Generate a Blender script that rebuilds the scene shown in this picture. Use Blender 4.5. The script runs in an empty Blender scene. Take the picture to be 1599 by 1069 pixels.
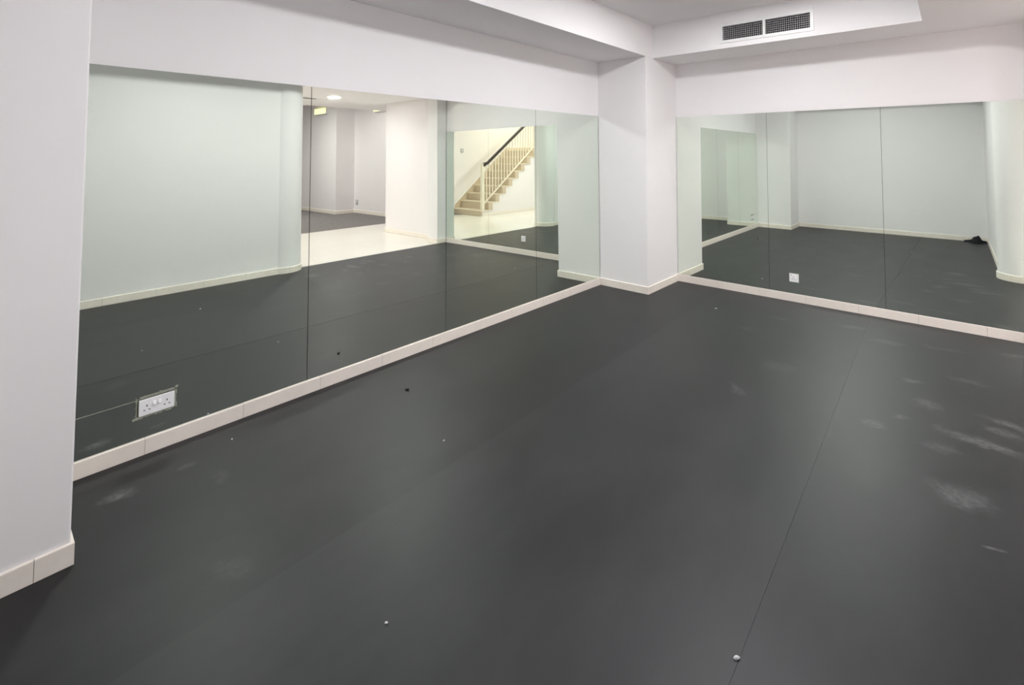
import bpy, bmesh, math, random
from mathutils import Vector, Matrix
random.seed(7)
S = bpy.context.scene
C = S.collection
PI = math.pi

# ---------------------------------------------------------------- camera
cam_data = bpy.data.cameras.new('camera')
cam = bpy.data.objects.new('camera', cam_data)
C.objects.link(cam)
cam_data.sensor_fit = 'HORIZONTAL'
cam_data.sensor_width = 36.0
cam_data.lens = 36.0 * 758.57 / 1599.0
cam_data.shift_x = (799.5 - 837.56) / 1599.0
cam_data.shift_y = (206.22 - 534.5) / 1599.0
cam_data.clip_start = 0.02
cam.location = (3.427, -6.0408, 1.6533)
cam.rotation_euler = (PI / 2 + 0.0431, 0, 0.7092)
S.camera = cam

# ---------------------------------------------------------------- world, exposure, light
world = bpy.data.worlds.new('world')
S.world = world
world.use_nodes = True
world.node_tree.nodes['Background'].inputs[0].default_value = (0.5, 0.5, 0.5, 1)
world.node_tree.nodes['Background'].inputs[1].default_value = 0.02   # everything is indoors
S.view_settings.view_transform = 'Standard'
S.view_settings.look = 'None'
S.view_settings.exposure = 0.2
S.view_settings.gamma = 1.0
S.view_settings.use_curve_mapping = False
cy = S.cycles
cy.use_denoising = True
try:
    cy.denoiser = 'OPENIMAGEDENOISE'
    cy.denoising_input_passes = 'RGB_ALBEDO_NORMAL'
    cy.denoising_prefilter = 'ACCURATE'
except Exception:
    pass
cy.max_bounces = 16
cy.diffuse_bounces = 8
cy.glossy_bounces = 10
cy.caustics_reflective = True
cy.blur_glossy = 0.0
cy.use_guiding = True                  # the mirrors throw light back on the column and floor
cy.use_surface_guiding = True
cy.guiding_training_samples = 64
cy.sample_clamp_indirect = 0.0
cy.use_adaptive_sampling = False

LAMP_XY = (2.13, -2.10)
LAMP_STRENGTH = 144.0
FILL_STRENGTH = 97.0
ROOM_COL = (0.99, 0.985, 1.0)
HALL_COL = (1.0, 0.955, 1.0)


def area_lamp(name, loc, power, size, col, rot=(0, 0, 0)):
    l = bpy.data.lights.new(name, 'AREA')
    l.shape = 'DISK'
    l.size = size
    l.energy = power
    l.color = col
    o = bpy.data.objects.new(name, l)
    o.location = loc
    o.rotation_euler = rot
    C.objects.link(o)
    return o


# added unseen lamps that brighten the hall, stairs and far room
for i, (x, y, p) in enumerate(((5.3, -4.6, 36), (5.3, -7.0, 26))):
    area_lamp('hall_fill', (x, y, 2.84), p, 0.16, HALL_COL)
area_lamp('stair_fill', (7.2, -5.4, 4.7), 58, 0.2, (1.0, 0.93, 0.80))
area_lamp('far_room_fill', (10.3, -1.2, 3.35), 105, 0.2, (1.0, 0.945, 0.93))
area_lamp('far_room_fill', (8.6, 0.3, 3.35), 20, 0.2, (1.0, 0.945, 0.96))


# ---------------------------------------------------------------- materials
def new_mat(name):
    m = bpy.data.materials.new(name)
    m.use_nodes = True
    nt = m.node_tree
    return m, nt, nt.nodes['Principled BSDF']


def N(nt, kind, **kw):
    n = nt.nodes.new(kind)
    for k, v in kw.items():
        setattr(n, k, v)
    return n


def math_node(nt, op, a, b=None, clamp=False):
    n = N(nt, 'ShaderNodeMath', operation=op)
    n.use_clamp = clamp
    for i, v in enumerate((a, b)):
        if v is None:
            continue
        if isinstance(v, (int, float)):
            n.inputs[i].default_value = v
        else:
            nt.links.new(v, n.inputs[i])
    return n.outputs[0]


def simple(name, col, rough=0.5, spec=0.5, noise=0.0, scale=30, bump=0.0, metal=0.0, emit=None, estr=0):
    m, nt, b = new_mat(name)
    b.inputs['Base Color'].default_value = (*col, 1)
    b.inputs['Roughness'].default_value = rough
    b.inputs['Specular IOR Level'].default_value = spec
    b.inputs['Metallic'].default_value = metal
    if emit:
        b.inputs['Emission Color'].default_value = (*emit, 1)
        b.inputs['Emission Strength'].default_value = estr
    if noise or bump:
        tc = N(nt, 'ShaderNodeTexCoord')
        t = N(nt, 'ShaderNodeTexNoise')
        t.inputs['Scale'].default_value = scale
        t.inputs['Detail'].default_value = 5
        nt.links.new(tc.outputs['Object'], t.inputs['Vector'])
        if noise:
            r = N(nt, 'ShaderNodeMapRange')
            r.inputs[3].default_value = 1 - noise
            r.inputs[4].default_value = 1 + noise
            nt.links.new(t.outputs['Fac'], r.inputs[0])
            mx = N(nt, 'ShaderNodeMix', data_type='RGBA', blend_type='MULTIPLY')
            mx.inputs[0].default_value = 1
            mx.inputs[6].default_value = (*col, 1)
            nt.links.new(r.outputs[0], mx.inputs[7])
            nt.links.new(mx.outputs[2], b.inputs['Base Color'])
        if bump:
            bp = N(nt, 'ShaderNodeBump')
            bp.inputs['Strength'].default_value = bump
            bp.inputs['Distance'].default_value = 0.004
            nt.links.new(t.outputs['Fac'], bp.inputs['Height'])
            nt.links.new(bp.outputs['Normal'], b.inputs['Normal'])
    return m


M_paint = simple('white_paint', (0.86, 0.845, 0.85), 0.6, 0.3, noise=0.012, scale=3, bump=0.03)
M_ceil = simple('ceiling_paint', (0.86, 0.845, 0.85), 0.7, 0.2, noise=0.01, scale=3)
M_hallpaint = simple('hall_paint', (0.83, 0.80, 0.815), 0.6, 0.3, noise=0.01, scale=3)
M_skirt = simple('cream_tile', (0.87, 0.805, 0.735), 0.38, 0.45, noise=0.05, scale=22)
M_grout = simple('grout', (0.42, 0.38, 0.34), 0.85, 0.2, noise=0.1, scale=60)
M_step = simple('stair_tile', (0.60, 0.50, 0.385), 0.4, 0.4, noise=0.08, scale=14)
M_tread = simple('stair_tile_highlight', (0.72, 0.635, 0.50), 0.35, 0.45, noise=0.06, scale=14)  # lighter than the risers: the nosing highlight is put into the colour
M_plastic = simple('white_plastic', (0.93, 0.93, 0.945), 0.3, 0.5, noise=0.01, scale=40)
M_hole = simple('dark_hole', (0.012, 0.012, 0.012), 0.8, 0.2, noise=0.05, scale=40)
M_edge = simple('mirror_edge', (0.03, 0.045, 0.04), 0.4, 0.5, noise=0.05, scale=40)
M_back = simple('mirror_backing', (0.05, 0.045, 0.042), 0.8, 0.2, noise=0.1, scale=30)
M_rough = simple('rough_filler', (0.36, 0.38, 0.31), 0.85, 0.2, noise=0.35, scale=90, bump=0.4)
M_vent = simple('vent_white', (0.83, 0.83, 0.83), 0.35, 0.5, noise=0.01, scale=30)
M_fin = simple('vent_fin', (0.45, 0.45, 0.46), 0.4, 0.5, noise=0.02, scale=30)
M_rail = simple('cream_metal', (0.80, 0.74, 0.62), 0.4, 0.5, noise=0.02, scale=20)
M_hand = simple('dark_wood', (0.025, 0.016, 0.013), 0.35, 0.5, noise=0.3, scale=25)
M_cloth = simple('black_cloth', (0.014, 0.014, 0.018), 0.9, 0.2, noise=0.3, scale=60, bump=0.5)
M_carpet = simple('grey_carpet', (0.20, 0.185, 0.185), 0.95, 0.1, noise=0.25, scale=9, bump=0.3)
M_scrap = simple('pale_scrap', (0.55, 0.55, 0.56), 0.6, 0.4, noise=0.1, scale=300)
M_crumb = simple('dark_crumb', (0.008, 0.008, 0.008), 0.7, 0.3, noise=0.1, scale=300)
M_lamp = simple('lamp_glow', (0.9, 0.9, 0.9), 0.5, 0.3, noise=0.005, scale=3, emit=ROOM_COL, estr=LAMP_STRENGTH)
M_fill_lamp = simple('fill_lamp_glow', (0.9, 0.9, 0.9), 0.5, 0.3, noise=0.005, scale=3, emit=ROOM_COL, estr=FILL_STRENGTH)  # glow of the added lamp that brightens the near end
M_dlamp = simple('downlight_glow', (0.9, 0.9, 0.9), 0.5, 0.3, noise=0.005, scale=3, emit=(1, 0.955, 1.0), estr=262)
M_sconce = simple('sconce_glow', (0.9, 0.88, 0.6), 0.5, 0.3, noise=0.005, scale=3, emit=(1.0, 0.90, 0.36), estr=1.25)
M_rim = simple('lamp_rim', (0.78, 0.78, 0.78), 0.35, 0.5, noise=0.01, scale=30)


def mirror_mat():
    m, nt, b = new_mat('mirror_silver')
    b.inputs['Metallic'].default_value = 1.0
    b.inputs['Roughness'].default_value = 0.012
    tc = N(nt, 'ShaderNodeTexCoord')
    t = N(nt, 'ShaderNodeTexNoise')
    t.inputs['Scale'].default_value = 1.2
    nt.links.new(tc.outputs['Object'], t.inputs['Vector'])
    rp = N(nt, 'ShaderNodeValToRGB')
    rp.color_ramp.elements[0].position = 0.3
    rp.color_ramp.elements[0].color = (0.838, 0.905, 0.825, 1)
    rp.color_ramp.elements[1].position = 0.7
    rp.color_ramp.elements[1].color = (0.852, 0.914, 0.838, 1)
    nt.links.new(t.outputs['Fac'], rp.inputs['Fac'])
    nt.links.new(rp.outputs['Color'], b.inputs['Base Color'])
    return m


M_mirror = mirror_mat()


def vinyl_mat():
    """black dance-floor vinyl with dusty scuffs at their own places"""
    m, nt, b = new_mat('black_vinyl')
    L = nt.links
    geo = N(nt, 'ShaderNodeNewGeometry')
    pos = geo.outputs['Position']
    warp = N(nt, 'ShaderNodeTexNoise')
    warp.inputs['Scale'].default_value = 9.0
    warp.inputs['Detail'].default_value = 4
    L.new(pos, warp.inputs['Vector'])
    wv = N(nt, 'ShaderNodeVectorMath', operation='MULTIPLY_ADD')
    L.new(warp.outputs['Color'], wv.inputs[0])
    wv.inputs[1].default_value = (0.16, 0.16, 0)
    off = N(nt, 'ShaderNodeVectorMath', operation='ADD')
    L.new(pos, off.inputs[0])
    off.inputs[1].default_value = (-0.08, -0.08, 0)
    L.new(off.outputs[0], wv.inputs[2])
    grain = N(nt, 'ShaderNodeTexNoise')
    grain.inputs['Scale'].default_value = 34.0
    grain.inputs['Detail'].default_value = 6
    L.new(pos, grain.inputs['Vector'])
    total = None
    spots = [  # x, y, rx, ry, rotation, strength
        (0.305, -5.517, .055, .060, .3, .28), (0.30, -5.238, .03, .05, 0, .12), (3.41, -2.876, .13, .10, .2, .20),
        (3.155, -1.53, .07, .05, .5, .16), (3.256, -1.881, .09, .07, .4, .15), (3.013, -2.397, .07, .06, 0, .12),
        (3.50, -2.218, .20, .055, -.15, .24), (3.66, -1.87, .18, .05, -.2, .22), (2.224, -2.481, .05, .10, .6, .12),
        (3.76, -.45, .10, .04, .2, .20), (2.047, -.715, .10, .05, .2, .10), (3.33, -2.44, .10, .08, .1, .11),
        (2.644, -.511, .12, .05, .2, .12), (3.60, -2.02, .12, .05, -.1, .16), (3.12, -2.2, .05, .05, 0, .14),
        (3.510, -3.196, .046, .010, .30, .45), (3.46, -1.28, .12, .05, .1, .15), (2.95, -.75, .14, .05, .1, .10),
        (3.30, -.62, .16, .05, .1, .10), (0.55, -5.15, .08, .05, .3, .06), (1.2, -5.3, .1, .06, .3, .05),
        (2.35, -1.9, .14, .09, .3, .06), (1.9, -1.2, .12, .07, .3, .06), (3.62, -3.9, .14, .08, .3, .06),
        (3.0, -5.0, .2, .07, .3, .025)]
    for (x, y, rx, ry, rot, st) in spots:
        mp = N(nt, 'ShaderNodeMapping', vector_type='TEXTURE')
        mp.inputs['Location'].default_value = (x, y, 0)
        mp.inputs['Rotation'].default_value = (0, 0, rot)
        mp.inputs['Scale'].default_value = (rx, ry, 1)
        L.new(wv.outputs[0] if min(rx, ry) > .03 else pos, mp.inputs['Vector'])
        ln = N(nt, 'ShaderNodeVectorMath', operation='LENGTH')
        L.new(mp.outputs[0], ln.inputs[0])
        r = N(nt, 'ShaderNodeMapRange', interpolation_type='SMOOTHSTEP')
        r.inputs[1].default_value = 0.2
        r.inputs[2].default_value = 1.25
        r.inputs[3].default_value = st * 0.8
        r.inputs[4].default_value = 0
        L.new(ln.outputs['Value'], r.inputs[0])
        total = r.outputs[0] if total is None else math_node(nt, 'ADD', total, r.outputs[0])
    gr = N(nt, 'ShaderNodeMapRange')
    gr.inputs[1].default_value = 0.35
    gr.inputs[2].default_value = 0.65
    gr.inputs[3].default_value = 0.35
    gr.inputs[4].default_value = 1.15
    L.new(grain.outputs['Fac'], gr.inputs[0])
    smudge = math_node(nt, 'MULTIPLY', total, gr.outputs[0], True)
    # faint streaky dust everywhere
    st = N(nt, 'ShaderNodeMapping')
    st.inputs['Scale'].default_value = (3.2, 1.4, 1)
    st.inputs['Rotation'].default_value = (0, 0, .4)
    L.new(pos, st.inputs['Vector'])
    dn = N(nt, 'ShaderNodeTexNoise')
    dn.inputs['Scale'].default_value = 1.0
    dn.inputs['Detail'].default_value = 7
    dn.inputs['Roughness'].default_value = 0.6
    L.new(st.outputs[0], dn.inputs['Vector'])
    dr = N(nt, 'ShaderNodeMapRange')
    dr.inputs[1].default_value = 0.40
    dr.inputs[2].default_value = 0.80
    dr.inputs[3].default_value = 0.0
    dr.inputs[4].default_value = 0.035
    L.new(dn.outputs['Fac'], dr.inputs[0])
    fac = math_node(nt, 'ADD', smudge, dr.outputs[0], True)
    oi = N(nt, 'ShaderNodeObjectInfo')
    base = N(nt, 'ShaderNodeMix', data_type='RGBA', blend_type='MULTIPLY')
    base.inputs[0].default_value = 1
    base.inputs[6].default_value = (0.0135, 0.0139, 0.0157, 1)
    L.new(oi.outputs['Color'], base.inputs[7])
    mx = N(nt, 'ShaderNodeMix', data_type='RGBA')
    L.new(fac, mx.inputs[0])
    L.new(base.outputs[2], mx.inputs[6])
    mx.inputs[7].default_value = (0.36, 0.355, 0.36, 1)
    L.new(mx.outputs[2], b.inputs['Base Color'])
    rr = N(nt, 'ShaderNodeMapRange')
    rr.inputs[3].default_value = 0.38
    rr.inputs[4].default_value = 0.50
    L.new(dn.outputs['Fac'], rr.inputs[0])
    L.new(rr.outputs[0], b.inputs['Roughness'])
    b.inputs['Specular IOR Level'].default_value = 0.32
    bp = N(nt, 'ShaderNodeBump')
    bp.inputs['Strength'].default_value = 0.10
    bp.inputs['Distance'].default_value = 0.002
    fine = N(nt, 'ShaderNodeTexNoise')
    fine.inputs['Scale'].default_value = 220
    L.new(pos, fine.inputs['Vector'])
    L.new(fine.outputs['Fac'], bp.inputs['Height'])
    L.new(bp.outputs['Normal'], b.inputs['Normal'])
    return m


M_vinyl = vinyl_mat()


def hall_floor_mat():
    m, nt, b = new_mat('polished_tile')
    tc = N(nt, 'ShaderNodeTexCoord')
    br = N(nt, 'ShaderNodeTexBrick')
    br.offset = 0
    br.inputs['Scale'].default_value = 1.0
    br.inputs['Brick Width'].default_value = 0.6
    br.inputs['Row Height'].default_value = 0.6
    br.inputs['Mortar Size'].default_value = 0.002
    br.inputs['Color1'].default_value = (0.80, 0.76, 0.70, 1)
    br.inputs['Color2'].default_value = (0.78, 0.745, 0.69, 1)
    br.inputs['Mortar'].default_value = (0.62, 0.58, 0.53, 1)
    nt.links.new(tc.outputs['Object'], br.inputs['Vector'])
    nt.links.new(br.outputs['Color'], b.inputs['Base Color'])
    b.inputs['Roughness'].default_value = 0.18
    return m


M_hallfloor = hall_floor_mat()


# ---------------------------------------------------------------- mesh helpers
def add_box(bm, x0, x1, y0, y1, z0, z1, fx=None):
    """axis box; fx(z) optionally shifts x by height, used for leaning glass"""
    vs = []
    for z in (z0, z1):
        for (x, y) in ((x0, y0), (x1, y0), (x1, y1), (x0, y1)):
            vs.append(bm.verts.new(fx(x, y, z) if fx else (x, y, z)))
    fs = [(3, 2, 1, 0), (4, 5, 6, 7), (0, 1, 5, 4), (1, 2, 6, 5), (2, 3, 7, 6), (3, 0, 4, 7)]
    return [bm.faces.new([vs[i] for i in f]) for f in fs]


def add_prism(bm, pts, axis, a0, a1):
    """polygon pts extruded along an axis; axis 'x': pts=(y,z); 'y': pts=(x,z); 'z': pts=(x,y)"""
    def P(p, a):
        return {'x': (a, p[0], p[1]), 'y': (p[0], a, p[1]), 'z': (p[0], p[1], a)}[axis]
    A = [bm.verts.new(P(p, a0)) for p in pts]
    B = [bm.verts.new(P(p, a1)) for p in pts]
    bm.faces.new(A)
    bm.faces.new(list(reversed(B)))
    n = len(pts)
    for i in range(n):
        bm.faces.new((A[i], B[i], B[(i + 1) % n], A[(i + 1) % n]))


def add_cyl(bm, c, r, z0, z1, seg=24, r2=None):
    r2 = r if r2 is None else r2
    A = [bm.verts.new((c[0] + r * math.cos(2 * PI * i / seg), c[1] + r * math.sin(2 * PI * i / seg), z0)) for i in range(seg)]
    B = [bm.verts.new((c[0] + r2 * math.cos(2 * PI * i / seg), c[1] + r2 * math.sin(2 * PI * i / seg), z1)) for i in range(seg)]
    bm.faces.new(list(reversed(A)))
    bm.faces.new(B)
    for i in range(seg):
        f = bm.faces.new((A[i], A[(i + 1) % seg], B[(i + 1) % seg], B[i]))
        f.smooth = True
    for ring in (A, B):
        for i in range(seg):
            bm.edges.get((ring[i], ring[(i + 1) % seg])).smooth = False


def obj(name, bm, mat, parent=None, bevel=0.0, seg=2):
    bmesh.ops.recalc_face_normals(bm, faces=bm.faces)
    if bevel:
        bmesh.ops.bevel(bm, geom=[e for e in bm.edges if e.calc_face_angle(0) > 0.6], offset=bevel, segments=seg,
                        affect='EDGES', profile=0.5, clamp_overlap=True)
    me = bpy.data.meshes.new(name)
    bm.to_mesh(me)
    bm.free()
    mats = mat if isinstance(mat, (list, tuple)) else [mat]
    for m in mats:
        me.materials.append(m)
    o = bpy.data.objects.new(name, me)
    C.objects.link(o)
    o.parent = parent
    return o


def boxes(name, lst, mat, parent=None, bevel=0.0):
    bm = bmesh.new()
    for b in lst:
        add_box(bm, *b)
    return obj(name, bm, mat, parent, bevel)


def struct(o):
    o['kind'] = 'structure'
    return o


def empty(name, loc):
    o = bpy.data.objects.new(name, None)
    o.location = loc
    o.empty_display_size = 0.1
    C.objects.link(o)
    return o


def tag(o, label, cat, group=None):
    o['label'] = label
    o['category'] = cat
    if group:
        o['group'] = group
    return o


def local(o, parent):
    """keep a world-space mesh where it is under an empty that has a location"""
    o.parent = parent
    o.matrix_parent_inverse = Matrix.Translation(parent.location).inverted()
    return o


# ---------------------------------------------------------------- dimensions
A, B, B2 = 0.663, 0.8115, 0.6335          # corner column, tray edge
MT, BB = 2.1247, 0.087                    # mirror top, skirting height
P_X, P_Y = 0.682, -5.7247                 # near-left pillar
HS, HC = 2.8127, 3.21                     # soffit and tray ceiling
W_X, BACK = 3.8723, -6.4378
T_X = 4.07                                # black floor stops here
TR = 3.2505                               # tray's right edge
WL, WR = -0.022, 0.010                    # wall planes behind the mirrors
COL_C, COL_R = (4.0697, -3.010), 0.241

# ---------------------------------------------------------------- room shell
struct(boxes('wall_left', [(-0.25, WL, -6.65, 0.25, -0.05, 3.45)], M_paint))
struct(boxes('wall_right', [(WL, 4.06, WR, 0.25, -0.05, 3.45)], M_paint))
struct(boxes('wall_column', [(WL, A, -B, WR, 0, HS)], M_paint, bevel=0.004))
struct(boxes('wall_pillar', [(WL, P_X, BACK, P_Y, 0, HS)], M_paint, bevel=0.006))
struct(boxes('wall_back', [(WL, T_X, BACK - 0.2, BACK, -0.05, 3.45)], M_paint))
struct(boxes('wall_opposite', [(W_X, T_X, BACK, COL_C[1], 0, HS)], M_paint))
bm = bmesh.new()
add_cyl(bm, COL_C, COL_R, 0, HS, 64)
struct(obj('wall_round_column', bm, M_paint))
struct(boxes('wall_nib', [(4.06, 4.345, -0.204, 0.25, 0, 2.85)], M_paint, bevel=0.004))

# ceiling: lowered soffit round a raised tray, with the opening for the air vent
VX0, VX1, VX2, VX3, VZ0, VZ1 = 1.516, 1.936, 1.962, 2.380, 2.900, 3.054
struct(boxes('ceiling', [
    (WL, A, -6.44, WR, HS, 3.40),
    (A, VX0, -B2, WR, HS, 3.40), (VX3, TR, -B2, WR, HS, 3.40),
    (VX0, VX3, -B2, WR, HS, VZ0), (VX0, VX3, -B2, WR, VZ1, 3.40), (VX0, VX3, -0.45, WR, VZ0, VZ1),
    (TR, T_X, -6.44, WR, HS, 3.40),
    (A, TR, -6.44, -5.7247, HS, 3.40),
    (A, TR, -5.7247, -B2, HC, 3.40)], M_ceil))

# floor: slab with three rolls of black vinyl side by side
floor = struct(boxes('floor', [(WL, T_X, -6.44, WR, -0.05, -0.004)], M_back))


def seam1(y): return 1.262 - 0.0205 * y


def seam2(y): return 2.742 - 0.0244 * y


def sheet(l, r, z, tint):
    bm = bmesh.new()
    ys = (-6.44, WR)
    pts = [(l(ys[0]), ys[0]), (r(ys[0]), ys[0]), (r(ys[1]), ys[1]), (l(ys[1]), ys[1])]
    add_prism(bm, pts, 'z', -0.004, z)
    o = obj('vinyl_sheet', bm, M_vinyl, floor)
    o.color = (*tint, 1)
    return o


sheet(lambda y: WL, lambda y: seam1(y) - 0.0001, 0.0, (0.74, 0.74, 0.76))
sheet(lambda y: seam1(y), lambda y: seam2(y) - 0.0005, 0.0008, (1.14, 1.14, 1.13))
sheet(lambda y: seam2(y) + 0.0002, lambda y: T_X, 0.0, (1.02, 1.00, 1.03))


# skirting: a grout bed with single tiles in front of it
def skirting(name, p0, p1, first, length, normal, height=BB, thick=0.012, depth=0.0, ends=(0, 0), mat=None):
    """p0->p1 along the wall; tiles stand thick proud of the line, depth behind it"""
    p0, p1 = Vector(p0), Vector(p1)
    u = (p1 - p0).normalized()
    n = Vector(normal)
    L = (p1 - p0).length
    R = Matrix(((u.x, n.x, 0, p0.x), (u.y, n.y, 0, p0.y), (0, 0, 1, 0), (0, 0, 0, 1)))
    bm = bmesh.new()
    add_box(bm, 0, L, -depth, thick - 0.003, 0, height - 0.004)
    bm.transform(R)
    bed = struct(obj(name, bm, M_grout))
    t = -ends[0]
    nxt = first
    cache = {}
    while t < L + ends[1] - 1e-4:
        e = min(nxt, L + ends[1])
        w = e - t - 0.0022
        if w > 0.01:
            k = round(w, 4)
            if k not in cache:
                bm = bmesh.new()
                add_box(bm, 0, w, -depth + 0.0005, thick, 0.0012, height)
                bmesh.ops.bevel(bm, geom=[ed for ed in bm.edges if min(v.co.z for v in ed.verts) > height - 1e-4 and
                                          min(v.co.y for v in ed.verts) > thick - 1e-4],
                                offset=0.005, segments=3, affect='EDGES', profile=0.5)
                o = obj('tile', bm, mat or M_skirt, bed)
                cache[k] = o
            else:
                o = cache[k].copy()
                C.objects.link(o)
            j = random.uniform(-0.0006, 0.0006)
            o.matrix_world = R @ Matrix.Translation((t + 0.0011, j, j * 0.5))
            o.parent = bed
        t = e
        nxt = e + length
    return bed


TL = 0.4875
skirting('baseboard_left', (0, P_Y, 0), (0, -B, 0), 0.363, TL, (1, 0, 0), depth=0.022, ends=(0, 0))
skirting('baseboard_right', (A, 0, 0), (4.048, 0, 0), 0.512, TL, (0, -1, 0), depth=0.010)
skirting('baseboard_column', (0.012, -B, 0), (A, -B, 0), 0.60, TL, (0, -1, 0), ends=(0, 0.0))
skirting('baseboard_column_side', (A, -B, 0), (A, -0.012, 0), 0.45, TL, (1, 0, 0), ends=(0.012, 0))
skirting('baseboard_pillar', (P_X, BACK, 0), (P_X, P_Y, 0), 0.61, TL, (1, 0, 0), ends=(0, 0.012))
skirting('baseboard_pillar_side', (0.012, P_Y, 0), (P_X, P_Y, 0), 0.40, TL, (0, 1, 0))
skirting('baseboard_back', (P_X + 0.012, BACK, 0), (W_X, BACK, 0), 0.40, TL, (0, 1, 0))
skirting('baseboard_opposite', (W_X, BACK + 0.012, 0), (W_X, -3.10, 0), 0.43, TL, (-1, 0, 0))
skirting('baseboard_nib', (4.06, -0.204, 0), (4.06, -0.0, 0), 0.5, TL, (-1, 0, 0), ends=(0.012, 0))
skirting('baseboard_nib_front', (4.06, -0.204, 0), (4.345, -0.204, 0), 0.5, TL, (0, -1, 0))
# ring of curved tiles round the round column
bed = None
bm = bmesh.new()
add_cyl(bm, COL_C, COL_R + 0.009, 0, BB - 0.004, 64)
bed = struct(obj('baseboard_round_column', bm, M_grout))
for k in range(6):
    bm = bmesh.new()
    a0, a1, n = 2 * PI * k / 6 + 0.005, 2 * PI * (k + 1) / 6 - 0.005, 10
    ring = []
    for i in range(n + 1):
        t = a0 + (a1 - a0) * i / n
        c, s = math.cos(t), math.sin(t)
        ring.append([bm.verts.new((COL_C[0] + r * c, COL_C[1] + r * s, z)) for r, z in
                     ((COL_R - 0.004, 0.001), (COL_R + 0.012, 0.001), (COL_R + 0.012, BB - 0.005), (COL_R + 0.007, BB), (COL_R - 0.004, BB))])
    for i in range(n):
        for j in range(5):
            bm.faces.new((ring[i][j], ring[i + 1][j], ring[i + 1][(j + 1) % 5], ring[i][(j + 1) % 5]))
    bm.faces.new(ring[0])
    bm.faces.new(list(reversed(ring[-1])))
    obj('tile', bm, M_skirt, bed)


# ---------------------------------------------------------------- mirrors
def lean_left(x, y, z): return (x - 0.0075 * z, y, z)


def lean_right(x, y, z): return (x, y + 0.002 * z, z)


def mirror(name_boxes, side, back_box, label):
    """one pane of glass: silvered front, dark edges; a black backing behind closes the gap"""
    bm = bmesh.new()
    fn = lean_left if side == 'L' else lean_right
    for b in name_boxes:
        fs = add_box(bm, *b, fx=fn)
        for f in fs:
            f.material_index = 1
        fs[3 if side == 'L' else 2].material_index = 0
    bmesh.ops.recalc_face_normals(bm, faces=bm.faces)
    me = bpy.data.meshes.new('wall_mirror')
    bm.to_mesh(me)
    bm.free()
    me.materials.append(M_mirror)
    me.materials.append(M_edge)
    o = bpy.data.objects.new('wall_mirror', me)
    C.objects.link(o)
    tag(o, label, 'mirror')
    bm = bmesh.new()
    for b in back_box:
        add_box(bm, *b, fx=fn)
    obj('backing', bm, M_back, o)
    return o


G = 0.0022
ys = [-B - 0.006, -2.043, -3.268, -4.4765, P_Y + 0.004]
lab = ['tall frameless mirror on the left wall, the pane touching the white corner column',
       'tall frameless mirror pane on the left wall that reflects the staircase',
       'tall frameless mirror pane on the left wall that reflects the ceiling downlight and bright hall',
       'mirror pane cut out around the white double socket beside the near pillar']
HY0, HY1, HZ0, HZ1, CRK = -5.408, -5.222, 0.198, 0.314, 0.2985
for i in range(4):
    y1, y0 = ys[i] - (G if i else 0), ys[i + 1] + (G if i < 3 else 0)
    if i < 3:
        bx = [(-0.005, 0, y0, y1, BB + 0.002, MT)]
        bk = [(-0.0056, -0.0051, ys[i + 1], ys[i], BB + 0.002, MT - 0.002)]
    else:
        bx = [(-0.005, 0, y0, y1, HZ1, MT), (-0.005, 0, HY1, y1, BB + 0.002, HZ1), (-0.005, 0, HY0, HY1, BB + 0.002, HZ0),
              (-0.005, 0, y0, HY0, CRK + 0.0016, HZ1), (-0.005, 0, y0, HY0, BB + 0.002, CRK)]
        bk = [(-0.0056, -0.0051, y0, y1, HZ1, MT - 0.002), (-0.0056, -0.0051, HY1, y1, BB + 0.002, HZ1),
              (-0.0056, -0.0051, HY0, HY1, BB + 0.002, HZ0)]
    o = mirror(bx, 'L', bk, lab[i])
    if i == 3:
        bm = bmesh.new()
        add_box(bm, -0.004, 0.0005, y0, HY0 + 0.004, CRK - 0.0006, CRK + 0.0024, fx=lean_left)
        c = obj('crack', bm, M_rough, o)
        c['label'] = 'pale crack line running from the pillar to the socket'
        bm = bmesh.new()
        # ragged pale filler round the socket hole, thin at the left, thicker at the corners
        for (a0, a1, b0, b1) in ((HY0 + .008, HY1, HZ0, HZ0 + 0.010), (HY0 + .02, HY1, HZ1 - 0.012, HZ1), (HY0 + .004, HY0 + 0.008, HZ0, HZ1), (HY1 - 0.009, HY1, HZ0, HZ1)):
            add_box(bm, -0.014, -0.0044, a0, a1, b0, b1)
        add_box(bm, -0.020, -0.017, HY0, HY1, HZ0, HZ1)

        def blob(yy, zz, sy, sz):
            n0 = len(bm.verts)
            r = bmesh.ops.create_icosphere(bm, subdivisions=2, radius=1)
            for v in r['verts']:
                w = random.uniform(0.8, 1.15)
                v.co = Vector((-0.0028 + v.co.x * 0.0032, yy + v.co.y * sy * w, zz + v.co.z * sz * w))
        for q in range(34):
            t = random.random()
            side = random.choice((0, 0, 1, 3, 3, 2))
            yy = HY0 + t * (HY1 - HY0) if side < 2 else (HY0, HY1)[side - 2]
            zz = HZ0 + t * (HZ1 - HZ0) if side >= 2 else (HZ0, HZ1)[side]
            q = random.uniform(0.0015, 0.0045) * (0.6 if side == 2 else 1)
            blob(yy, zz, q * (2 if side < 2 else 1), q * (2 if side >= 2 else 1))
        for (yy, zz, q) in ((HY0 - .002, HZ0 + .002, .011), (HY0 + .010, HZ0 + .001, .009), (HY1 - .001, HZ1 + .001, .009), (HY1 + .001, HZ0 + .006, .006), (HY0 + .004, HZ1 - .016, .005)):
            blob(yy, zz, q, q * .75)
        c = obj('filler', bm, M_rough, o)
        c['label'] = 'rough pale filler round the socket opening'

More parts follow.
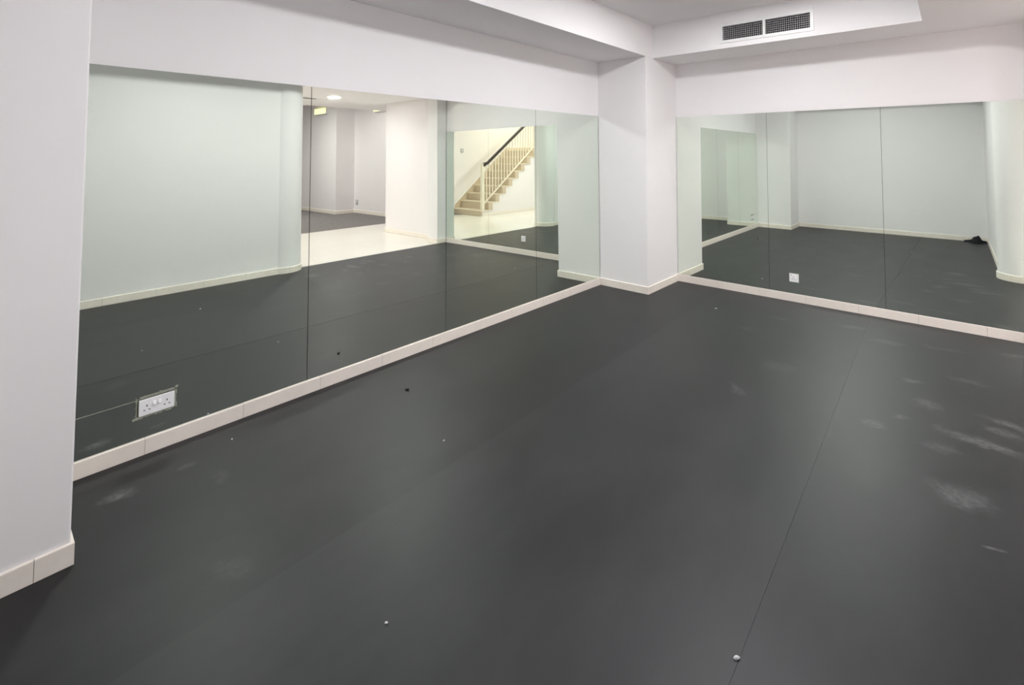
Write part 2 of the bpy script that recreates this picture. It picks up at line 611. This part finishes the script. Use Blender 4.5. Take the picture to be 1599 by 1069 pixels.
xs = [A + 0.006, 1.778, 2.8695, 4.046]
GR = 0.0014
labR = ['frameless mirror pane on the right wall, the one touching the corner column',
        'frameless mirror pane on the right wall with the small single socket in it',
        'frameless mirror pane at the far right reflecting the round column']
SX0, SX1, SZ0, SZ1 = 1.984, 2.086, 0.208, 0.314
for i in range(3):
    x0, x1 = xs[i] + (GR if i else 0), xs[i + 1] - (GR if i < 2 else 0)
    if i != 1:
        bx = [(x0, x1, 0, 0.005, BB + 0.002, MT)]
        bk = [(xs[i], xs[i + 1], 0.0051, 0.0054, BB + 0.002, MT - 0.002)]
    else:
        bx = [(x0, SX0, 0, 0.005, BB + 0.002, MT), (SX1, x1, 0, 0.005, BB + 0.002, MT),
              (SX0, SX1, 0, 0.005, BB + 0.002, SZ0), (SX0, SX1, 0, 0.005, SZ1, MT)]
        bk = [(xs[i], SX0, 0.0051, 0.0054, BB + 0.002, MT - 0.002), (SX1, xs[i + 1], 0.0051, 0.0054, BB + 0.002, MT - 0.002)]
    o = mirror(bx, 'R', bk, labR[i])
    if i == 1:
        bm = bmesh.new()
        add_box(bm, SX0, SX1, 0.0042, 0.0092, SZ0, SZ1)
        c = obj('filler', bm, M_rough, o)
        c['label'] = 'pale rough edge round the socket opening'


# ---------------------------------------------------------------- wall sockets (plate lies in local x-z, faces -y)
def socket(name, root_loc, rotz, w, h, outlets, switches, screws, label, holes=True):
    root = tag(empty(name, root_loc), label, 'socket')
    root.rotation_euler = (0, 0, rotz)
    bm = bmesh.new()
    add_box(bm, -w / 2, w / 2, -0.009, 0.003, -h / 2, h / 2)
    obj('plate', bm, M_plastic, root, bevel=0.0025, seg=2)
    for (x, z) in switches:
        bm = bmesh.new()
        add_prism(bm, [(-0.009, -0.009), (-0.0185, -0.0085), (-0.0125, 0.0085), (-0.009, 0.009)], 'x', x - 0.0065, x + 0.0065)
        bm2 = obj('switch_rocker', bm, M_plastic, root, bevel=0.0008, seg=1)
        bm2.location = (0, 0, z)
    for (x, z) in outlets:
        for (dx, dz, sx, sz) in ((0, 0.011, 0.0024, 0.0046), (-0.0112, -0.0115, 0.0040, 0.0022), (0.0112, -0.0115, 0.0040, 0.0022)):
            bm = bmesh.new()
            add_box(bm, x + dx - sx, x + dx + sx, -0.0093, -0.0085, z + dz - sz, z + dz + sz)
            obj('pin_hole', bm, M_hole, root)
    for (x, z, r) in screws:
        bm = bmesh.new()
        add_cyl(bm, (0, 0), r, 0, 0.0012, 12)
        bm.transform(Matrix.Translation((x, -0.0092, z)) @ Matrix.Rotation(PI / 2, 4, 'X'))
        obj('screw', bm, M_hole if r > 0.003 else M_fin, root)
    return root


socket('double_socket', (-0.0045, -5.312, 0.252), PI / 2, 0.160, 0.086,
       ((-0.045, -0.003), (0.045, -0.003)), ((-0.012, 0.014), (0.011, 0.014)), (),
       'white double wall socket with two switches set into the left mirror near the pillar')
socket('single_socket', (2.035, 0.002, 0.262), 0, 0.092, 0.090,
       ((-0.006, -0.004),), ((0.022, 0.013),), ((-0.028, 0.030, 0.0042), (0.028, -0.022, 0.002)),
       'small white single socket with a dark spot set into the right mirror')

# ---------------------------------------------------------------- air vent in the tray's side
vent = tag(empty('air_vent', (1.948, -B2, 2.984)), 'white twin grille air vent high in the ceiling tray side above the right mirror', 'vent')
vb = lambda n, l, m, bev=0.0: local(boxes(n, l, m, None, bev), vent)
y0, y1 = -B2 - 0.012, -B2 + 0.001
FX0, FX3, FZ0, FZ1 = 1.484, 2.412, 2.868, 3.104
bm = bmesh.new()
for b in ((FX0, VX0, y0, y1, FZ0, FZ1), (VX3, FX3, y0, y1, FZ0, FZ1), (VX0, VX3, y0, y1, FZ0, VZ0), (VX0, VX3, y0, y1, VZ1, FZ1)):
    add_box(bm, *b)
local(obj('frame', bm, M_vent), vent)
vb('mullion', [(VX1, VX2, y0 + 0.001, -B2 + 0.03, VZ0, VZ1)], M_vent)
bm = bmesh.new()
add_box(bm, VX0 + .001, VX3 - .001, -0.470, -0.455, VZ0 + .001, VZ1 - .001)
add_box(bm, VX0 + .0005, VX3 - .0005, -B2 + 0.035, -0.456, VZ0 + .0005, VZ0 + .0015)
add_box(bm, VX0 + .0005, VX3 - .0005, -B2 + 0.035, -0.456, VZ1 - .0015, VZ1 - .0005)
add_box(bm, VX0 + .0005, VX0 + .0015, -B2 + 0.035, -0.456, VZ0 + .0005, VZ1 - .0005)
add_box(bm, VX3 - .0015, VX3 - .0005, -B2 + 0.035, -0.456, VZ0 + .0005, VZ1 - .0005)
local(obj('duct', bm, M_hole), vent)
proto = {}
for (xa, xb) in ((VX0, VX1), (VX2, VX3)):
    n = 7
    for k in range(1, n):
        z = VZ0 + (VZ1 - VZ0) * k / n
        if 'h' not in proto:
            bm = bmesh.new()
            add_prism(bm, [(-0.004, -0.0030), (0.010, 0.0008), (0.010, 0.0026), (-0.004, 0.0012)], 'x', 0, 0.42)
            o = proto['h'] = obj('slat', bm, M_fin)
        else:
            o = proto['h'].copy()
            C.objects.link(o)
        o.parent = vent
        o.location = Vector((xa - (0.001 if xb - xa < .4195 else 0), -B2, z)) - vent.location
    n = 21
    for k in range(1, n):
        x = xa + (xb - xa) * k / n
        if 'v' not in proto:
            bm = bmesh.new()
            add_box(bm, -0.0010, 0.0010, 0.011, 0.026, 0, VZ1 - VZ0)
            o = proto['v'] = obj('fin', bm, M_fin)
        else:
            o = proto['v'].copy()
            C.objects.link(o)
        o.parent = vent
        o.location = Vector((x, -B2, VZ0)) - vent.location

# ---------------------------------------------------------------- the room's lamp and an added fill lamp, recessed in the tray ceiling
def downlight(name, loc, r, glow, label):
    root = tag(empty(name, loc), label, 'ceiling light')
    bm = bmesh.new()
    seg = 40
    prof = ((r, -0.001), (r * 1.22, -0.004), (r * 1.25, -0.0005), (r, 0.0))
    rings = [[bm.verts.new((p * math.cos(2 * PI * i / seg), p * math.sin(2 * PI * i / seg), z)) for i in range(seg)] for p, z in prof]
    for j in range(4):
        for i in range(seg):
            bm.faces.new((rings[j][i], rings[j][(i + 1) % seg], rings[(j + 1) % 4][(i + 1) % seg], rings[(j + 1) % 4][i]))
    obj('rim', bm, M_rim, root)
    bm = bmesh.new()
    add_cyl(bm, (0, 0), r * 0.99, -0.003, -0.0008, seg)
    obj('diffuser', bm, glow, root)
    return root


downlight('ceiling_lamp_or_fill', (LAMP_XY[0], LAMP_XY[1], HC), 0.20, M_lamp, 'round lamp in the raised ceiling tray in front of the air vent')
downlight('ceiling_lamp_or_fill', (LAMP_XY[0], -4.35, HC), 0.20, M_fill_lamp, 'added unseen fill lamp in the raised ceiling tray at the end away from the air vent')

# ---------------------------------------------------------------- hall seen in the mirrors
struct(boxes('floor_hall', [(T_X, 7.47, -9.0, 1.65, -0.05, -0.002)], M_hallfloor))
struct(boxes('floor_far_room', [(7.47, 14.0, -9.0, 1.65, -0.05, -0.001)], M_carpet))
struct(boxes('wall_hall', [(4.345, 6.22, 0.042, 1.65, 0, 2.85)], M_hallpaint))
struct(boxes('wall_far', [(6.0, 10.5, 1.65, 1.85, -0.05, 3.5), (10.5, 14.2, 1.06, 1.85, -0.05, 3.5)], M_hallpaint))
struct(boxes('wall_far_end', [(14.0, 14.2, -9.0, 1.06, -0.05, 3.5)], M_hallpaint))
struct(boxes('wall_stair', [(7.85, 8.0, -8.4, -2.35, 0, 5.0)], M_hallpaint))
struct(boxes('wall_stair_end', [(6.5, 7.85, -8.4, -8.2, 0, 5.0)], M_hallpaint))
struct(boxes('wall_hall_end', [(3.87, 14.2, -9.2, -9.0, -0.05, 3.5)], M_hallpaint))
struct(boxes('wall_hall_side', [(3.87, T_X, -9.0, BACK - 0.2, -0.05, 3.5)], M_hallpaint))
struct(boxes('ceiling_hall', [(T_X, 6.55, -9.0, WR + .25, 2.85, 3.40), (6.22, 6.55, WR + .25, 1.65, 2.85, 3.40), (6.55, 7.62, -3.1, 1.65, 2.85, 3.40),
                              (6.55, 7.85, -9.0, -8.2, 2.85, 3.40)], M_ceil))
struct(boxes('ceiling_far_room', [(7.62, 14.2, -3.1, 1.85, 3.40, 3.5), (8.0, 14.2, -9.0, -3.1, 3.40, 3.5)], M_ceil))
struct(boxes('ceiling_stairwell', [(6.40, 8.0, -8.4, -2.95, 4.85, 5.0)], M_ceil))
struct(boxes('wall_stairwell', [(6.40, 6.55, -8.4, -2.95, 3.40, 4.85), (6.55, 7.85, -3.1, -2.95, 3.40, 4.85)], M_hallpaint))
skirting('baseboard_hall', (4.345, 0.042, 0), (6.22, 0.042, 0), 0.45, 0.6, (0, -1, 0), ends=(0, 0.012))
skirting('baseboard_far', (6.6, 1.65, 0), (10.5, 1.65, 0), 0.45, 0.6, (0, -1, 0), height=0.1)
skirting('baseboard_far_jog', (10.5, 1.06, 0), (10.5, 1.638, 0), 0.7, 0.6, (-1, 0, 0), height=0.1, ends=(0.012, 0))
skirting('baseboard_far_right', (10.5, 1.06, 0), (14.0, 1.06, 0), 0.5, 0.6, (0, -1, 0), height=0.1)

downlight('hall_downlight', (5.86, -1.35, 2.85), 0.11, M_dlamp, 'bright round downlight in the hall ceiling, seen in the left mirror')

# slot diffuser in the hall ceiling
o = boxes('slot_diffuser', [(6.16, 6.36, -1.87, -1.51, 2.838, 2.851)], M_vent)
tag(o, 'narrow dark slotted diffuser in the hall ceiling beside the downlight', 'vent')
for k in range(3):
    boxes('slot', [(6.19 + 0.055 * k, 6.215 + 0.055 * k, -1.85, -1.53, 2.8365, 2.839)], M_hole, o)


def sconce(loc, w, h, label):
    root = tag(empty('wall_light', loc), label, 'wall light', 'wall lights in the far room')
    bm = bmesh.new()
    for b in ((-w / 2 - .015, w / 2 + .015, -0.10, 0, -h / 2 - .015, -h / 2), (-w / 2 - .015, w / 2 + .015, -0.03, 0, h / 2, h / 2 + .012),
              (-w / 2 - .015, -w / 2, -0.095, 0, -h / 2, h / 2), (w / 2, w / 2 + .015, -0.095, 0, -h / 2, h / 2)):
        add_box(bm, *b)
    obj('housing', bm, M_rim, root)
    bm = bmesh.new()
    add_box(bm, -w / 2, w / 2, -0.09, -0.005, -h / 2, h / 2)
    obj('diffuser', bm, M_sconce, root)
    return root


sconce((11.36, 1.06, 3.115), 0.74, 0.17, 'glowing yellow wall light nearer the mirror seam in the left mirror')
sconce((8.93, 1.65, 3.035), 0.72, 0.075, 'thin glowing yellow wall light half hidden by the white hall wall')

# ---------------------------------------------------------------- staircase
stair = tag(empty('staircase', (6.66, -3.35, 0)), 'beige tiled staircase with cream railing and dark handrail, seen in the left mirror', 'staircase')
T0, TD, R0, RD, NST = -3.35, 0.277, 0.16, 0.2155, 9
SX, EX = 6.66, 7.85


def tz(k): return R0 + RD * k


def ty(k): return T0 - TD * k


YEND = -7.0
prof = [(T0 - 0.02, 0.0)]
for k in range(NST):
    prof.append((ty(k) - 0.02, tz(k) - 0.03))
    if k < NST - 1:
        prof.append((ty(k + 1) - 0.02, tz(k) - 0.03))
prof += [(YEND, tz(NST - 1) - 0.03), (YEND, 0.0)]
bm = bmesh.new()
add_prism(bm, prof, 'x', SX + 0.02, EX - 0.001)
c = local(obj('stair_body', bm, M_hallpaint), stair)
c['label'] = 'white plastered side of the stairs'
for k in range(NST):
    zb = 0.0 if k == 0 else tz(k - 1)
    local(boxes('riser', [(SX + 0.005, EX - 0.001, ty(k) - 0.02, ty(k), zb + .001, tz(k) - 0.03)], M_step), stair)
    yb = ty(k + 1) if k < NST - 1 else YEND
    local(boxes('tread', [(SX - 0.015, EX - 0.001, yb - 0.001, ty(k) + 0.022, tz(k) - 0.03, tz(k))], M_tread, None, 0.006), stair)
    if k:
        local(boxes('side_tile', [(SX - 0.008, SX + 0.02, ty(k) - 0.15, ty(k) - 0.001, zb - 0.015, tz(k) - 0.031)], M_step), stair)
# sloping wall skirting
sk = [(T0 - 0.03, 0.0), (T0 - 0.03, 0.27)]
sl = RD / TD
sk += [(ty(NST - 1), 0.27 + sl * (TD * (NST - 1) - 0.03)), (YEND, tz(NST - 1) + 0.10), (YEND, tz(NST - 1) - 0.2), (ty(NST - 1), tz(NST - 1) - 0.2)]
bm = bmesh.new()
add_prism(bm, sk, 'x', EX - 0.014, EX - 0.002)
local(obj('wall_skirting', bm, M_step), stair)
bm = bmesh.new()
add_prism(bm, [(T0 - 0.03, 0.27), (T0 - 0.03, 0.285), (ty(NST - 1), 0.285 + sl * (TD * (NST - 1) - 0.03)), (ty(NST - 1), 0.27 + sl * (TD * (NST - 1) - 0.03))], 'x', EX - 0.02, EX - 0.002)
local(obj('skirting_cap', bm, M_paint), stair)
local(boxes('landing_skirting', [(EX - 0.6, EX - 0.02, YEND - 0.02, YEND, tz(NST - 1), tz(NST - 1) + 0.12)], M_step), stair)
struct(boxes('wall_landing', [(6.3, 7.85, YEND - 0.23, YEND - 0.03, 0, 4.85)], M_hallpaint))
struct(boxes('baseboard_stair', [(SX + 0.002, SX + 0.02, YEND, T0 - 0.05, 0, 0.075)], M_skirt))

# railing, fixed to the stairs
rail = stair
RX = 6.715
y_a, y_b = -3.50, -6.6


def slope_bar(name, ya, za, yb, zb, hw, h0, h1, mat, bev=0.0):
    bm = bmesh.new()
    add_prism(bm, [(ya, za + h0), (ya, za + h1), (yb, zb + h1), (yb, zb + h0)], 'x', RX - hw, RX + hw)
    return local(obj(name, bm, mat, None, bev, 1), rail)


zr = lambda y: 0.335 + 0.757 * (y_a - y)            # bottom rail centre
zt = lambda y: 1.345 + 0.722 * (y_a - y)            # top flat bar
slope_bar('bottom_rail', y_a, zr(y_a), y_b, zr(y_b), 0.016, -0.02, 0.02, M_rail)
slope_bar('top_rail', y_a - .02, zt(y_a - .02), y_b, zt(y_b), 0.018, -0.025, 0.025, M_rail)
slope_bar('handrail', -3.615, 1.465 + 0.722 * .0, y_b, 1.465 + 0.722 * (-3.615 - y_b), 0.040, -0.042, 0.042, M_hand, 0.012)
bm = bmesh.new()
add_prism(bm, [(-3.445, 1.395), (-3.435, 1.43), (-3.46, 1.475), (-3.58, 1.515), (-3.605, 1.47), (-3.55, 1.41), (-3.49, 1.385)], 'x', RX - 0.050, RX + 0.050)
c = local(obj('handrail_end', bm, M_hand, None, 0.008, 1), rail)
c['label'] = 'dark scrolled handrail end over the newel post'
local(boxes('newel_post', [(RX - 0.042, RX + 0.042, -3.485, -3.40, R0, 1.47)], M_rail, None, 0.006), rail)
pb = None
k = 0
yy = -3.60
while yy > -6.5:
    z0, z1 = zr(yy), zt(yy)
    if pb is None:
        pb = boxes('baluster', [(-0.011, 0.011, -0.011, 0.011, 0, 1)], M_rail)
        o = pb
    else:
        o = pb.copy()
        C.objects.link(o)
    o.parent = rail
    o.location = Vector((RX, yy, z0)) - rail.location
    o.scale = (1, 1, z1 - z0)
    yy -= 0.121

# light switch on the stair wall, socket low on the far wall
o = tag(empty('light_switch', (7.85, -3.66, 1.86)), 'small grey switch plate high on the wall above the stairs', 'switch')
local(boxes('plate', [(7.838, 7.851, -3.72, -3.60, 1.80, 1.92)], M_fin, None, 0.003), o)
local(boxes('switch_rocker', [(7.832, 7.839, -3.685, -3.635, 1.83, 1.89)], M_rim, None, 0.002), o)
o = tag(empty('far_socket', (10.33, 1.65, 0.32)), 'grey socket low on the far room wall, reflected in the left mirror', 'socket')
local(boxes('plate', [(10.27, 10.39, 1.636, 1.651, 0.25, 0.40)], M_fin, None, 0.003), o)
local(boxes('switch_rocker', [(10.315, 10.345, 1.630, 1.637, 0.33, 0.37)], M_rim, None, 0.002), o)

# ---------------------------------------------------------------- loose things on the floor
# crumpled black cloth at the foot of the back wall
bm = bmesh.new()
nx, ny = 36, 16
grid = []
rnd = random.Random(3)
ph = [rnd.uniform(0, 6) for _ in range(8)]
for j in range(ny + 1):
    row = []
    for i in range(nx + 1):
        u, v = i / nx, j / ny
        e = max(0.0, math.sin(PI * u)) ** 0.55 * max(0.0, math.sin(PI * v)) ** 0.55
        hump = 0.055 + 0.065 * math.exp(-((u - 0.60) / 0.15) ** 2) + 0.02 * math.sin(11 * u + ph[0] + 3 * v) + 0.012 * math.sin(23 * u - 9 * v + ph[1]) + 0.010 * math.sin(17 * v + 7 * u + ph[2])
        x = 3.53 + 0.332 * u + 0.006 * math.sin(9 * v + ph[3])
        y = -6.415 + 0.24 * v * (0.75 + 0.25 * math.sin(8 * u + ph[4]))
        row.append(bm.verts.new((x, y, 0.002 + e * max(0.012, hump))))
    grid.append(row)
for j in range(ny):
    for i in range(nx):
        f = bm.faces.new((grid[j][i], grid[j][i + 1], grid[j + 1][i + 1], grid[j + 1][i]))
        f.smooth = True
edge = [e for e in bm.edges if e.is_boundary]
ret = bmesh.ops.extrude_edge_only(bm, edges=edge)
for v in [g for g in ret['geom'] if isinstance(g, bmesh.types.BMVert)]:
    v.co.z = 0.0006
tag(obj('cloth_heap', bm, M_cloth), 'crumpled black cloth on the floor at the foot of the back wall', 'cloth')


def crumb(name, x, y, sx, sy, sz, rot, mat, label, cat):
    bm = bmesh.new()
    bmesh.ops.create_icosphere(bm, subdivisions=2, radius=1)
    r = random.Random(int(x * 1000))
    for v in bm.verts:
        v.co *= r.uniform(0.75, 1.15)
        v.co.z = max(v.co.z, -0.5)
        v.co = Vector((v.co.x * sx, v.co.y * sy, (v.co.z + 0.5) * sz))
    o = obj(name, bm, mat)
    o.location = (x, y, 0.0009)
    o.rotation_euler = (0, 0, rot)
    tag(o, label, cat)


crumb('paper_scrap', 2.842, -4.352, .011, .006, .006, 0.9, M_scrap, 'white paper scrap on the floor seam near the bottom of the picture', 'scrap')
crumb('lint', 1.865, -5.032, .006, .005, .004, 0.3, M_scrap, 'pale lint speck alone on the black floor closest to the camera', 'lint')
crumb('dark_crumb', 0.486, -3.997, .016, .011, .008, 0.4, M_crumb, 'small black crumb on the floor by the left mirror skirting', 'crumb')
crumb('plaster_chip', 1.463, -0.82, .012, .007, .006, 0.4, M_scrap, 'small white chip on the floor before the corner column', 'chip')
crumb('plaster_fleck', 1.155, -4.21, .008, .003, .004, 1.9, M_scrap, 'thin pale fleck on the floor left of the middle', 'chip')
crumb('plaster_grain', 0.215, -5.00, .006, .005, .004, 0.4, M_scrap, 'tiny pale grain on the floor below the double socket', 'chip')
